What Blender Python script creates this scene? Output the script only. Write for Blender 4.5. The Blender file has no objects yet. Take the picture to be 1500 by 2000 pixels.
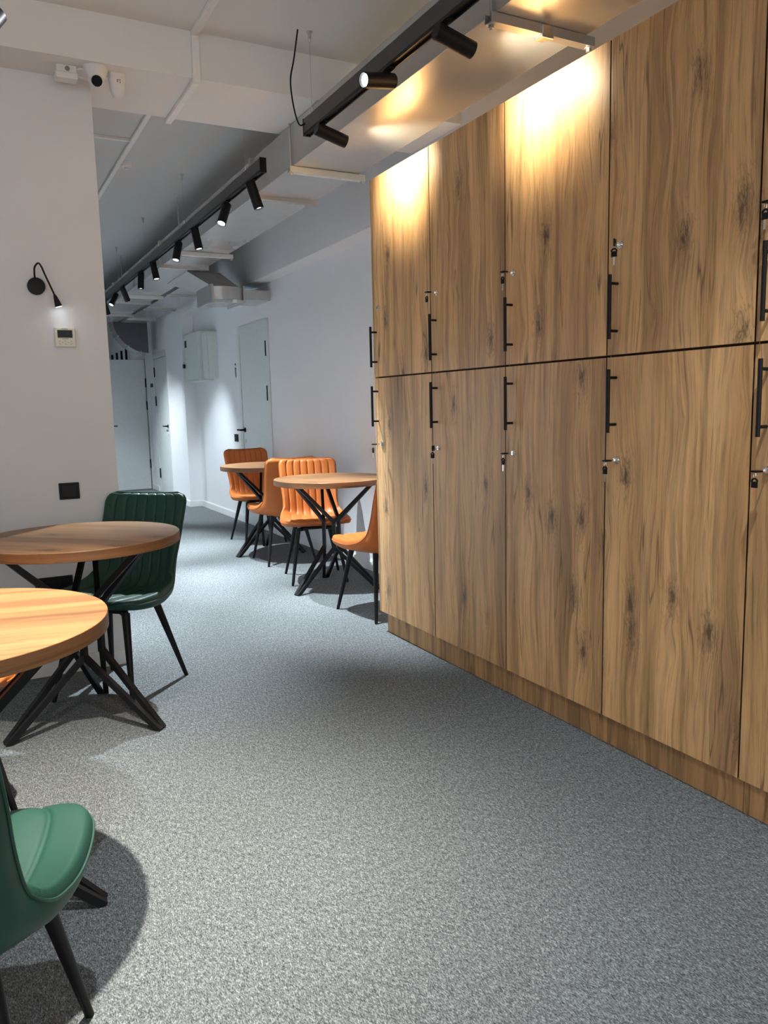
import bpy, bmesh, math, random
from mathutils import Vector, Matrix, noise
PI = math.pi
sc = bpy.context.scene
C = sc.collection

# ------------------------------------------------------------------ camera
CAM_H, CAM_F = 1.27, 1535.0
yaw, pitch, roll = .48324, -.13472, -.023735
cy, sy, cp, sp = math.cos(yaw), math.sin(yaw), math.cos(pitch), math.sin(pitch)
Fv = Vector((sy*cp, cy*cp, sp)); R0 = Vector((cy, -sy, 0)); U0 = R0.cross(Fv)
Rv = R0*math.cos(roll) + U0*math.sin(roll); Uv = U0*math.cos(roll) - R0*math.sin(roll)
cam_data = bpy.data.cameras.new('camera')
cam = bpy.data.objects.new('camera', cam_data); C.objects.link(cam)
M = Matrix((Rv, Uv, -Fv)).transposed().to_4x4(); M.translation = (0, 0, CAM_H)
cam.matrix_world = M
cam_data.sensor_fit = 'VERTICAL'; cam_data.sensor_height = 24.0; cam_data.lens = CAM_F/2000*24.0
cam_data.clip_start = .02
sc.camera = cam

# ------------------------------------------------------------------ world, exposure, room light
EXPOSURE = 1.6
W_STRENGTH = .66
SPOT_T2 = 190.0
sc.view_settings.view_transform = 'Standard'; sc.view_settings.look = 'None'
sc.view_settings.gamma = 1.0; sc.view_settings.use_curve_mapping = False
sc.view_settings.exposure = EXPOSURE
world = bpy.data.worlds.new('world'); sc.world = world; world.use_nodes = True
bg = world.node_tree.nodes['Background']
bg.inputs[0].default_value = (1.0, .985, .97, 1); bg.inputs[1].default_value = W_STRENGTH

# ------------------------------------------------------------------ helpers
def link(o, parent=None):
    C.objects.link(o)
    if parent: o.parent = parent
    return o
def obj(name, bm, mat, parent=None, smooth=False, loc=None):
    me = bpy.data.meshes.new(name)
    bmesh.ops.recalc_face_normals(bm, faces=bm.faces)
    bm.to_mesh(me); bm.free()
    for m in (mat if isinstance(mat, (list, tuple)) else [mat]): me.materials.append(m)
    if smooth:
        for p in me.polygons: p.use_smooth = True
        try: me.set_sharp_from_angle(angle=math.radians(38))
        except Exception: pass
    o = bpy.data.objects.new(name, me); link(o, parent)
    if loc: o.location = loc
    return o
def tag(o, label, cat, group=None):
    o['label'] = label; o['category'] = cat
    if group: o['group'] = group
    return o
def thing(name, label, cat, loc=(0, 0, 0), rotz=0, group=None):
    o = bpy.data.objects.new(name, None); C.objects.link(o); o.empty_display_size = .05
    o.location = loc; o.rotation_euler = (0, 0, rotz)
    return tag(o, label, cat, group)
def struct(name, bm, mat, parent=None, smooth=False):
    o = obj(name, bm, mat, parent, smooth)
    if parent is None: o['kind'] = 'structure'
    return o
def copy_tree(o, parent=None):
    c = o.copy(); C.objects.link(c)
    if parent: c.parent = parent
    for ch in list(o.children): copy_tree(ch, c)
    return c
def BM(): return bmesh.new()
def box(bm, a, b, bev=0, mi=0):
    x0, y0, z0 = [min(a[i], b[i]) for i in range(3)]; x1, y1, z1 = [max(a[i], b[i]) for i in range(3)]
    vs = [bm.verts.new(v) for v in ((x0,y0,z0),(x1,y0,z0),(x1,y1,z0),(x0,y1,z0),(x0,y0,z1),(x1,y0,z1),(x1,y1,z1),(x0,y1,z1))]
    fs = [bm.faces.new([vs[i] for i in f]) for f in ((3,2,1,0),(4,5,6,7),(0,1,5,4),(1,2,6,5),(2,3,7,6),(3,0,4,7))]
    for f in fs: f.material_index = mi
    if bev:
        es = list({e for f in fs for e in f.edges})
        r = bmesh.ops.bevel(bm, geom=es, offset=bev, segments=2, profile=.5, affect='EDGES')
        for f in r['faces']: f.material_index = mi
    return bm
def frame_for(d):
    d = Vector(d).normalized()
    a = Vector((0, 0, 1)) if abs(d.z) < .9 else Vector((0, 1, 0))
    x = d.cross(a).normalized(); return x, d.cross(x).normalized()
def rod(bm, a, b, r, r2=None, n=12, caps=True, square=False):
    a, b = Vector(a), Vector(b); r2 = r if r2 is None else r2
    x, y = frame_for(b-a)
    if square: n = 4
    off = PI/4 if square else 0
    k = math.sqrt(2) if square else 1
    A = [bm.verts.new(a + (x*math.cos(t) + y*math.sin(t))*r*k) for t in [off+2*PI*i/n for i in range(n)]]
    B = [bm.verts.new(b + (x*math.cos(t) + y*math.sin(t))*r2*k) for t in [off+2*PI*i/n for i in range(n)]]
    for i in range(n): bm.faces.new((A[i], A[(i+1) % n], B[(i+1) % n], B[i]))
    if caps: bm.faces.new(A[::-1]); bm.faces.new(B)
    return bm
def tube(bm, pts, r, n=8, closed=False):
    pts = [Vector(p) for p in pts]; N = len(pts); rings = []
    rr = r if isinstance(r, (list, tuple)) else [r]*N
    d0 = (pts[1]-pts[0]).normalized(); x, y = frame_for(d0)
    for i, p in enumerate(pts):
        if closed: d = pts[(i+1) % N]-pts[i-1]
        else: d = pts[min(i+1, N-1)]-pts[max(i-1, 0)]
        d.normalize()
        x = (x - d*x.dot(d)).normalized(); y = d.cross(x)
        rings.append([bm.verts.new(p + (x*math.cos(2*PI*k/n) + y*math.sin(2*PI*k/n))*rr[i]) for k in range(n)])
    for i in range(N if closed else N-1):
        a, b = rings[i], rings[(i+1) % N]
        for k in range(n): bm.faces.new((a[k], a[(k+1) % n], b[(k+1) % n], b[k]))
    if not closed: bm.faces.new(rings[0][::-1]); bm.faces.new(rings[-1])
    return bm
def lathe(bm, prof, n=32, c=(0, 0, 0), axis='Z', mi=0):
    rings = []
    for r, z in prof:
        ring = []
        for k in range(n):
            t = 2*PI*k/n; v = (r*math.cos(t), r*math.sin(t), z)
            if axis == 'Y': v = (v[0], v[2], v[1])
            if axis == 'X': v = (v[2], v[0], v[1])
            ring.append(bm.verts.new(Vector(v)+Vector(c)))
        rings.append(ring)
    fs = []
    for a, b in zip(rings, rings[1:]):
        for k in range(n): fs.append(bm.faces.new((a[k], a[(k+1) % n], b[(k+1) % n], b[k])))
    fs.append(bm.faces.new(rings[0][::-1])); fs.append(bm.faces.new(rings[-1]))
    for f in fs: f.material_index = mi
    return bm
def smooth_path(pts, n=8):
    P = [Vector(p) for p in pts]; out = []
    P = [P[0]*2-P[1]] + P + [P[-1]*2-P[-2]]
    for i in range(1, len(P)-2):
        for k in range(n):
            t = k/n; a, b, c, d = P[i-1], P[i], P[i+1], P[i+2]
            out.append(.5*((2*b) + (c-a)*t + (2*a-5*b+4*c-d)*t*t + (3*b-a-3*c+d)*t**3))
    out.append(P[-2]); return out

# ------------------------------------------------------------------ materials
class NT:
    def __init__(s, name):
        s.m = bpy.data.materials.new(name); s.m.use_nodes = True; s.t = s.m.node_tree
        s.b = s.t.nodes['Principled BSDF']
    def n(s, typ, **kw):
        nd = s.t.nodes.new(typ)
        for k, v in kw.items():
            if k.startswith('i_'):
                key = k[2:]; key = int(key) if key.isdigit() else key
                s.set(nd, key, v)
            else: setattr(nd, k, v)
        return nd
    def set(s, nd, key, v):
        sock = nd.inputs[key]
        if isinstance(v, bpy.types.NodeSocket): s.t.links.new(v, sock)
        else: sock.default_value = v
    def l(s, a, b): s.t.links.new(a, b)
    def math(s, op, a, b=0.0, clamp=False):
        nd = s.t.nodes.new('ShaderNodeMath'); nd.operation = op; nd.use_clamp = clamp
        s.set(nd, 0, a); s.set(nd, 1, b); return nd.outputs[0]
    def mix(s, f, a, b, mode='MIX'):
        nd = s.t.nodes.new('ShaderNodeMix'); nd.data_type = 'RGBA'; nd.blend_type = mode
        s.set(nd, 'Factor', f)
        for i, v in ((6, a), (7, b)):
            if isinstance(v, bpy.types.NodeSocket): s.l(v, nd.inputs[i])
            else: nd.inputs[i].default_value = (*v, 1) if len(v) == 3 else v
        return nd.outputs[2]
    def ramp(s, f, stops, interp='LINEAR'):
        nd = s.t.nodes.new('ShaderNodeValToRGB'); s.l(f, nd.inputs[0]); cr = nd.color_ramp; cr.interpolation = interp
        while len(cr.elements) < len(stops): cr.elements.new(.5)
        for e, (p, c) in zip(cr.elements, stops):
            e.position = p; e.color = (*c, 1) if isinstance(c, tuple) else (c, c, c, 1)
        return nd.outputs[0]
    def noise(s, vec, scale, detail=2, rough=.5, dist=0):
        nd = s.n('ShaderNodeTexNoise'); s.l(vec, nd.inputs['Vector'])
        nd.inputs['Scale'].default_value = scale; nd.inputs['Detail'].default_value = detail
        nd.inputs['Roughness'].default_value = rough; nd.inputs['Distortion'].default_value = dist
        return nd.outputs['Fac']
    def bump(s, h, strength, dist=.002):
        nd = s.n('ShaderNodeBump'); nd.inputs['Strength'].default_value = strength; nd.inputs['Distance'].default_value = dist
        s.l(h, nd.inputs['Height']); s.l(nd.outputs[0], s.b.inputs['Normal'])
    def P(s, **kw):
        for k, v in kw.items():
            key = {'col': 'Base Color', 'rough': 'Roughness', 'metal': 'Metallic', 'spec': 'Specular IOR Level', 'coat': 'Coat Weight',
                   'ec': 'Emission Color', 'es': 'Emission Strength', 'trans': 'Transmission Weight', 'ior': 'IOR', 'crough': 'Coat Roughness'}[k]
            if isinstance(v, tuple) and len(v) == 3: v = (*v, 1)
            s.set(s.b, key, v)
        return s.m
def paint(name, col, rough=.6, bump=.12, scale=140, spec=.3):
    m = NT(name); tc = m.n('ShaderNodeNewGeometry').outputs['Position']
    n1 = m.noise(tc, 2.2, 3); n2 = m.noise(tc, scale, 3)
    c = m.mix(n1, tuple(x*.965 for x in col), tuple(min(1, x*1.035) for x in col))
    m.P(col=c, rough=rough, spec=spec); m.bump(n2, bump, .0012); return m.m
def plain(name, col, rough=.5, metal=0, spec=.5, grain=0.0, **kw):
    m = NT(name); tc = m.n('ShaderNodeTexCoord').outputs['Object']
    n1 = m.noise(tc, 30, 3)
    c = m.mix(n1, tuple(x*.92 for x in col), tuple(min(1, x*1.08) for x in col))
    m.P(col=c, rough=rough, metal=metal, spec=spec, **kw)
    if grain: m.bump(m.noise(tc, 600, 2), grain, .0006)
    return m.m
def wood(name, axis, light, mid, dark, rough=.36, con=1.0, spec=.5, by_obj=True):
    """oak laminate: axis = grain direction; boards about 11 cm wide, streaks, cathedral flames and knots"""
    m = NT(name); g = m.n('ShaderNodeTexCoord').outputs['Object']
    sep = m.n('ShaderNodeSeparateXYZ'); m.l(g, sep.inputs[0]); X, Y, Z = sep.outputs
    rnd = m.n('ShaderNodeObjectInfo').outputs['Random']
    off = m.math('MULTIPLY', rnd, 37.0) if by_obj else m.math('ADD', 0.0, 0.0)
    if axis == 'Z': across, along = m.math('ADD', Y, X), Z
    elif axis == 'E': across, along = m.math('MULTIPLY', Z, 1.3), m.math('SUBTRACT', X, Y)
    else: across, along = m.math('ADD', Y, m.math('MULTIPLY', Z, 1.0)), X
    across = m.math('ADD', across, off); along = m.math('ADD', along, m.math('MULTIPLY', off, 1.7))
    def vec(sa, sl, sz=0.0):
        c = m.n('ShaderNodeCombineXYZ'); m.l(m.math('MULTIPLY', across, sa), c.inputs[0]); m.l(m.math('MULTIPLY', along, sl), c.inputs[1])
        c.inputs[2].default_value = sz; return c.outputs[0]
    # knots
    vo = m.n('ShaderNodeTexVoronoi'); vo.voronoi_dimensions = '2D'; m.l(vec(5.8, 2.2, 0), vo.inputs['Vector']); vo.inputs['Scale'].default_value = 1.0
    kd = vo.outputs['Distance']
    pull = m.math('POWER', m.math('SUBTRACT', 1.0, m.math('MULTIPLY', kd, 1.5), clamp=True), 2.0)
    warp = m.math('MULTIPLY', m.math('SUBTRACT', m.noise(vec(4.5, .8), 1.0, 3, .5), .5), .085)
    warp2 = m.math('MULTIPLY', m.math('SUBTRACT', m.noise(vec(22, 5.5), 1.0, 2), .5), .009)
    aw = m.math('ADD', m.math('ADD', across, warp), m.math('ADD', warp2, m.math('MULTIPLY', pull, .030)))
    def vecw(sa, sl, sz=0.0):
        c = m.n('ShaderNodeCombineXYZ'); m.l(m.math('MULTIPLY', aw, sa), c.inputs[0]); m.l(m.math('MULTIPLY', along, sl), c.inputs[1])
        c.inputs[2].default_value = sz; return c.outputs[0]
    # broad bands
    b1 = m.noise(vecw(10, .30, 1.1), 1.0, 3, .55)
    b2 = m.noise(vecw(38, 1.15, 5.1), 1.0, 4, .62)
    b3 = m.noise(vecw(150, 5.0, 9.7), 1.0, 3, .65)
    fine = m.noise(vec(560, 16, 2.0), 1.0, 2, .6)
    base = m.ramp(b1, [(.34, tuple(.55*a_+.45*b_ for a_, b_ in zip(dark, mid))), (.45, mid), (.56, light)])
    tint = m.ramp(b2, [(.30, (.42, .39, .37)), (.41, (.78, .76, .74)), (.50, (1.0, .99, .98)), (.68, (1.14, 1.11, 1.06))])
    c = m.mix(.85*con, base, tint, 'MULTIPLY')
    t3 = m.ramp(b3, [(.33, (.60, .55, .51)), (.47, (1.0, 1.0, 1.0)), (.7, (1.08, 1.06, 1.04))])
    c = m.mix(.7*con, c, t3, 'MULTIPLY')
    t4 = m.ramp(fine, [(.3, (.88, .86, .84)), (.6, (1.03, 1.03, 1.03))])
    c = m.mix(.8, c, t4, 'MULTIPLY')
    # smoky grey-brown clusters, elongated
    sm = m.noise(vecw(12, 1.35, 41.0), 1.0, 4, .68)
    smk = m.ramp(sm, [(.51, 0.0), (.60, .8), (.70, 1.0)])
    smf = m.ramp(m.noise(vecw(70, 2.2, 47.0), 1.0, 3, .6), [(.40, 0.0), (.60, 1.0)])
    c = m.mix(m.math('MULTIPLY', m.math('MULTIPLY', smk, smf), .50*con), c, tuple(q*w_ for q, w_ in zip(dark, (.72, .80, .95))))
    # boards: different tone per board
    br = m.n('ShaderNodeTexWhiteNoise', noise_dimensions='1D')
    m.l(m.math('FLOOR', m.math('MULTIPLY', m.math('ADD', across, m.math('MULTIPLY', warp, .12)), 8.6)), br.inputs['W'])
    tb = m.ramp(br.outputs['Value'], [(0, (.84, .80, .78)), (.5, (1.0, 1.0, .98)), (1, (1.1, 1.07, 1.02))])
    c = m.mix(.75*con, c, tb, 'MULTIPLY')
    # dark splits, thin and long
    ridge = m.math('ABSOLUTE', m.math('SUBTRACT', m.noise(vecw(17, .85, 21.0), 1.0, 2, .5), .5))
    gate = m.ramp(m.noise(vec(9, 2.4, 31.0), 1.0, 3), [(.50, 0.0), (.60, 1.0)])
    split = m.math('MULTIPLY', m.ramp(ridge, [(0.0, 1.0), (.014, 0.0)]), gate)
    c = m.mix(m.math('MULTIPLY', split, .85*con), c, (dark[0]*.34, dark[1]*.32, dark[2]*.30))
    # knot hearts with short cracks, only in some cells
    cs = m.n('ShaderNodeSeparateXYZ'); m.l(vo.outputs['Color'], cs.inputs[0])
    kg = m.ramp(cs.outputs[0], [(.48, 0.0), (.52, 1.0)])
    kn = m.noise(vec(75, 20, 4.0), 1.0, 4, .75)
    kdn = m.math('ADD', kd, m.math('MULTIPLY', m.math('SUBTRACT', kn, .5), .42))
    heart = m.math('MULTIPLY', m.ramp(kdn, [(.0, 1.0), (.07, 0.0)]), kg)
    halo = m.math('MULTIPLY', m.ramp(kdn, [(.02, .75), (.18, 0.0)]), kg)
    c = m.mix(halo, c, (dark[0]*.66, dark[1]*.66, dark[2]*.66))
    crack = m.ramp(m.math('ABSOLUTE', m.math('SUBTRACT', m.noise(vecw(60, 9, 13.0), 1.0, 3, .6, ), .5)), [(0.0, 1.0), (.035, 0.0)])
    near = m.ramp(kd, [(.06, 1.0), (.36, 0.0)])
    c = m.mix(m.math('MULTIPLY', m.math('MULTIPLY', crack, near), m.math('MULTIPLY', kg, .7)), c, (dark[0]*.3, dark[1]*.26, dark[2]*.22))
    c = m.mix(m.math('MULTIPLY', heart, .8), c, (dark[0]*.30, dark[1]*.27, dark[2]*.24))
    r = m.math('ADD', m.math('MULTIPLY', b3, .14), rough-.07)
    m.P(col=c, rough=r, spec=spec)
    m.bump(m.math('ADD', fine, m.math('MULTIPLY', b3, .6)), .10, .0006)
    return m.m
def carpet_mat():
    m = NT('carpet'); g = m.n('ShaderNodeNewGeometry').outputs['Position']
    mp = m.n('ShaderNodeMapping'); m.l(g, mp.inputs[0]); mp.inputs['Rotation'].default_value = (0, 0, .45); mp.inputs['Scale'].default_value = (1, .42, 1)
    v = mp.outputs[0]
    a = m.noise(v, 330, 3, .72, .35); b = m.noise(v, 120, 2, .6); d = m.noise(g, 1.3, 3); e = m.noise(v, 36, 2, .5)
    h = m.math('ADD', m.math('MULTIPLY', a, .72), m.math('MULTIPLY', b, .28))
    c = m.ramp(h, [(.34, (.031, .035, .036)), (.45, (.100, .111, .116)), (.54, (.200, .220, .228)), (.66, (.41, .45, .46))])
    c = m.mix(.5, c, m.ramp(e, [(.3, (.84, .84, .85)), (.7, (1.1, 1.1, 1.1))]), 'MULTIPLY')
    c = m.mix(.5, c, m.ramp(d, [(.3, (.9, .9, .9)), (.7, (1.06, 1.06, 1.06))]), 'MULTIPLY')
    m.P(col=c, rough=.95, spec=.12); m.bump(h, .75, .004); return m.m
def leather(name, col):
    m = NT(name); g = m.n('ShaderNodeTexCoord').outputs['Object']
    n1 = m.noise(g, 6, 3)
    c = m.mix(n1, tuple(x*.88 for x in col), tuple(min(1, x*1.1) for x in col))
    vo = m.n('ShaderNodeTexVoronoi'); m.l(g, vo.inputs['Vector']); vo.inputs['Scale'].default_value = 420
    m.P(col=c, rough=.48, spec=.35); m.bump(m.math('ADD', vo.outputs['Distance'], m.noise(g, 60, 2)), .12, .0008); return m.m
def sheet_metal():
    m = NT('galvanised sheet'); g = m.n('ShaderNodeNewGeometry').outputs['Position']
    n = m.noise(g, 5, 3); n2 = m.noise(g, 1.3, 2)
    m.P(col=m.mix(n, (.50, .50, .49), (.58, .58, .57)), metal=.55, rough=m.math('ADD', m.math('MULTIPLY', n, .12), .17))
    m.bump(n2, .35, .02); return m.m
M_wall = paint('wall paint', (.73, .745, .77))
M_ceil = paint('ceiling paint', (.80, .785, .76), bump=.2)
M_shaded_ceil = paint('shaded ceiling paint', (.62, .62, .61), bump=.2)  # ceiling paint darkened, the corridor's dimmer light put into its colour
M_white = plain('white plastic', (.78, .77, .74), .4)
M_cream = plain('cream plastic', (.72, .70, .60), .4)
M_trunk = plain('white trunking', (.84, .83, .81), .45)
M_skirt = plain('white skirting', (.74, .75, .76), .4)
M_door = plain('white door lacquer', (.62, .66, .66), .35)
M_boxm = plain('pale enamel', (.60, .66, .62), .35)
M_black = plain('black powder coat', (.008, .008, .009), .45, 0, .22)
M_blackp = plain('black plastic', (.006, .006, .007), .4, 0, .2)
M_graph = plain('graphite anodised', (.040, .042, .043), .38)
M_screen = plain('dark glass screen', (.010, .013, .015), .3, 0, .2)
M_chrome = plain('chrome', (.75, .74, .72), .16, 1.0)
M_steel = plain('zinc steel', (.55, .55, .54), .35, .8)
M_strut = plain('pale strut', (.66, .67, .64), .4, .2)
M_duct = sheet_metal()
M_carpet = carpet_mat()
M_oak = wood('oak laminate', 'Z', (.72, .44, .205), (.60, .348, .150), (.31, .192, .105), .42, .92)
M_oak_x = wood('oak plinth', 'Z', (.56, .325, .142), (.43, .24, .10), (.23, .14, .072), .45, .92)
M_table = wood('oak tabletop', 'X', (.31, .165, .070), (.25, .125, .052), (.14, .068, .032), .40, .55, spec=.35)
M_edge = wood('oak edge band', 'E', (.25, .120, .050), (.20, .092, .038), (.11, .050, .022), .45, .7, spec=.3)
M_edge_shade = plain('door edge gap shade', (.07, .035, .02), .6)  # shade between the doors, painted onto their side edges
M_gap_shade = plain('painted gap shade', (.03, .015, .01), .8)  # near-black colour standing in for shade behind the door gaps
M_orange = leather('orange leather', (.50, .142, .030))
M_green = leather('green leather', (.012, .057, .041))
M_green_p = plain('green piping', (.012, .055, .04), .5)
M_orange_p = plain('orange piping', (.42, .12, .02), .5)
M_grey_print = plain('grey print', (.25, .24, .20), .6)
def emit(name, col, s):
    m = NT(name); g = m.n('ShaderNodeTexCoord').outputs['Object']
    n = m.noise(g, 90, 1)
    m.P(col=(.8, .8, .8), ec=m.mix(n, tuple(x*.9 for x in col), col), es=s, rough=.3); return m.m
M_lens = emit('lit lens', (.85, .95, 1.0), 7.0)

# ------------------------------------------------------------------ room shell
ZC, ZB = 2.994, 2.79
XR = 2.70
b = BM(); box(b, (-4.2, -4.2, -.12), (4.5, 18.2, 0)); struct('floor', b, M_carpet)
b = BM(); box(b, (-4.2, -4.2, ZC), (4.5, 3.82, ZC+.12)); struct('ceiling', b, M_ceil)
b = BM(); box(b, (-4.2, 4.37, ZC), (4.5, 18.2, ZC+.12)); struct('ceiling_corridor', b, M_shaded_ceil)
b = BM(); box(b, (-4.2, 3.82, ZB), (XR, 4.37, ZC+.12)); struct('ceiling_beam', b, M_ceil)
b = BM(); box(b, (-4.2, 4.05, 0), (.64, 18.0, ZB)); box(b, (-4.2, 4.37, ZB), (.64, 18.0, ZC)); struct('wall_left', b, M_wall)
b = BM(); box(b, (XR, -4.2, 0), (XR+.2, 11.25, ZC)); struct('wall_right', b, M_wall)
b = BM(); box(b, (2.54, 3.86, 2.475), (XR, 11.25, ZC)); box(b, (2.54, -4.2, 2.475), (XR, 3.86, ZC)); struct('wall_bulkhead', b, M_wall)
b = BM(); box(b, (2.54, 10.33, 0), (XR+.2, 11.28, 2.475)); struct('column', b, M_wall)
# wall beyond the column with two door openings (Y 11.75-12.6 and 13.14-14.0)
b = BM(); box(b, (2.65, 11.28, 0), (2.85, 11.72, ZC)); box(b, (2.65, 11.72, 2.13), (2.85, 12.62, ZC)); box(b, (2.65, 12.62, 0), (2.85, 13.16, ZC))
box(b, (2.65, 13.16, 2.13), (2.85, 14.0, ZC)); box(b, (2.65, 14.0, 0), (2.85, 18.0, ZC)); struct('wall_far_right', b, M_wall)
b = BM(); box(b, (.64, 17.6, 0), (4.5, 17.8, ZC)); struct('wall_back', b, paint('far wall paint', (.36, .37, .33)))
b = BM(); box(b, (2.85, 11.0, 0), (4.5, 11.1, ZC)); box(b, (4.3, 11.1, 0), (4.5, 17.6, ZC)); struct('wall_side_room', b, M_wall)
b = BM(); box(b, (-4.2, -4.2, 0), (-4.0, 4.05, ZC)); struct('wall_far_left', b, M_wall)

def skirting(name, pts):
    bm = BM()
    for (a, c, nrm) in pts:
        a = Vector(a); c = Vector(c); n = Vector(nrm)
        p = [a, c, c+n*.014, a+n*.014]
        xs = [q.x for q in p]; ys = [q.y for q in p]
        box(bm, (min(xs), min(ys), 0), (max(xs), max(ys), .074), .002)
        q = [a, c, c+n*.010, a+n*.010]
        box(bm, (min(v.x for v in q), min(v.y for v in q), .074), (max(v.x for v in q), max(v.y for v in q), .082), .001)
    struct(name, bm, M_skirt)
skirting('baseboard_left', [((-4.0, 4.05, 0), (.64, 4.05, 0), (0, -1, 0))])
skirting('baseboard_right', [((XR, 3.90, 0), (XR, 7.47, 0), (-1, 0, 0)), ((XR, 8.50, 0), (XR, 10.33, 0), (-1, 0, 0)),
    ((2.54, 10.33, 0), (XR-.014, 10.33, 0), (0, -1, 0)), ((2.54, 10.316, 0), (2.54, 11.28, 0), (-1, 0, 0)), ((2.65, 12.72, 0), (2.65, 13.10, 0), (-1, 0, 0))])

# ------------------------------------------------------------------ doors of the setting
def lever(parent, x, y, z, sgn, keyhole=True):
    bm = BM(); lathe(bm, [(.026, 0), (.026, -.010), (.012, -.012), (.010, -.05)], 20, (x, y, z), 'X')
    tube(bm, smooth_path([(x-.045, y, z), (x-.052, y+sgn*.02, z), (x-.05, y+sgn*.07, z), (x-.048, y+sgn*.13, z)], 5), [.010]*16)
    obj('door_handle', bm, M_blackp, parent, True)
    if keyhole:
        bm = BM(); lathe(bm, [(.022, 0), (.022, -.007), (.006, -.008)], 20, (x, y, z-.12), 'X'); obj('keyhole_rosette', bm, M_door, parent, True)
def side_door(num, xw, y0, y1, zt, hinge_near=True):
    """door in a wall facing -X, leaf between y0 and y1"""
    bm = BM(); t = .07
    for a, c in (((xw-.014, y0-t, 0), (xw+.03, y0-.004, zt+t+.02)), ((xw-.014, y1+.004, 0), (xw+.03, y1+t, zt+t+.02)), ((xw-.0135, y0-.004, zt+.004), (xw+.03, y1+.004, zt+t+.02))): box(bm, a, c, .003)
    fr = struct('door_%d_frame' % num, bm, M_door)
    bm = BM(); box(bm, (xw-.004, y0, .008), (xw+.04, y1, zt), .002)
    lf = struct('door_%d' % num, bm, M_door)
    yh = y1-.055 if hinge_near else y0+.055
    lever(lf, xw-.004, yh, 1.04, 1 if hinge_near else 1, True)
    yk = y0+.002 if hinge_near else y1-.002
    for z in (1.86, 1.42, .30):
        bm = BM(); box(bm, (xw-.022, yk-.009, z-.075), (xw-.004, yk+.009, z+.075), .003); obj('hinge', bm, M_blackp, lf)
    return lf
side_door(1, XR, 7.56, 8.41, 2.06)
bm = BM(); box(bm, (XR-.0535, 8.348, .86), (XR-.051, 8.40, .915), .002)
rod(bm, (XR-.052, 8.36, 1.03), (XR-.052, 8.37, .915), .0012)
side_door(2, 2.65, 11.80, 12.56, 2.06, False)
tg = obj('door_tag', bm, M_white); tag(tg, 'small pale tag hanging from the black lever of the corridor door', 'tag')
# open leaf across the corridor
d = struct('door_3', box(BM(), (1.83, 13.12, .012), (2.60, 13.16, 2.085), .002), M_door)
bm = BM(); tube(bm, smooth_path([(2.0, 13.12, 1.045), (2.0, 13.07, 1.045), (2.02, 13.065, 1.045), (2.12, 13.068, 1.045)], 5), [.009]*16); lathe(bm, [(.024, 13.11), (.024, 13.12)], 20, (2.0, 0, 1.045), 'Y')
obj('door_handle', bm, M_blackp, d, True)
for z in (1.72, 1.36, .42):
    bm = BM(); box(bm, (2.597, 13.10, z-.07), (2.615, 13.135, z+.07), .003); obj('hinge', bm, M_blackp, d)
bm = BM(); box(bm, (2.615, 13.085, 0), (2.70, 13.155, 2.16), .003); box(bm, (2.615, 13.155, 2.10), (2.70, 14.0, 2.16), .003); struct('door_3_frame', bm, M_door)

# ------------------------------------------------------------------ ceiling services
b = BM()
box(b, (1.058, -4.0, ZC-.022), (1.092, 3.82, ZC), .003); struct('trim_1', b, M_trunk)
b = BM(); box(b, (1.058, 3.800, ZB-.020), (1.092, 3.82, ZC-.022), .003); struct('trim_2', b, M_trunk)
b = BM(); box(b, (1.058, 3.82, ZB-.020), (1.092, 4.40, ZB), .003); struct('trim_3', b, M_trunk)
b = BM(); box(b, (1.075, 4.37, ZC-.02), (1.105, 12.0, ZC), .003); struct('trim_4', b, M_trunk)
b = BM(); box(b, (.64, 5.405, ZC-.018), (1.075, 5.432, ZC), .003); struct('trim_5', b, M_trunk)
b = BM(); lathe(b, [(.045, ZC), (.045, ZC-.012), (.034, ZC-.03), (.015, ZC-.034), (.013, ZC-.045), (.004, ZC-.047)], 28, (1.14, 5.92, 0))
tag(obj('smoke_detector', b, M_white, smooth=True), 'small round white smoke detector on the corridor ceiling beside the trunking', 'smoke detector')

# ducts
DZ0, DZ1, DX0, DX1 = 2.57, 2.785, 1.685, 2.085
duct = thing('ventilation_duct', 'long rectangular silver sheet metal duct running along the corridor above the lockers', 'duct', (1.885, 4.0, DZ0))
def in_duct(name, bm, mat, smooth=False):
    o = obj(name, bm, mat, duct, smooth); o.location = (-1.885, -4.0, -DZ0); return o
ys = [-3.9, 1.2, 4.83, 7.41, 9.96, 12.2]
for a, c in zip(ys, ys[1:]): in_duct('duct_section', box(BM(), (DX0, a+.002, DZ0), (DX1, c-.002, DZ1), .003), M_duct)
for y in ys[1:-1]:
    bm = BM()
    for s0, s1 in ((-.020, -.001), (.001, .020)):
        box(bm, (DX0-.022, y+s0, DZ0-.022), (DX1+.022, y+s1, DZ0)); box(bm, (DX0-.022, y+s0, DZ0), (DX0, y+s1, DZ1)); box(bm, (DX1, y+s0, DZ0), (DX1+.022, y+s1, DZ1))
    in_duct('duct_flange', bm, M_steel)
# side duct near the column
sd = thing('side_duct', 'flat narrow silver duct beside the main duct past the branch box', 'duct', (2.3, 10, 2.57))
o = obj('duct_section', box(BM(), (2.135, 8.55, 2.565), (2.50, 12.2, 2.72), .003), M_duct, sd); o.location = (-2.3, -10, -2.57)
for y in (9.2, 10.5, 11.7):
    bm = BM(); box(bm, (2.125, y-.018, 2.545), (2.52, y+.018, 2.565)); o = obj('duct_flange', bm, M_steel, sd); o.location = (-2.3, -10, -2.57)
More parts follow.
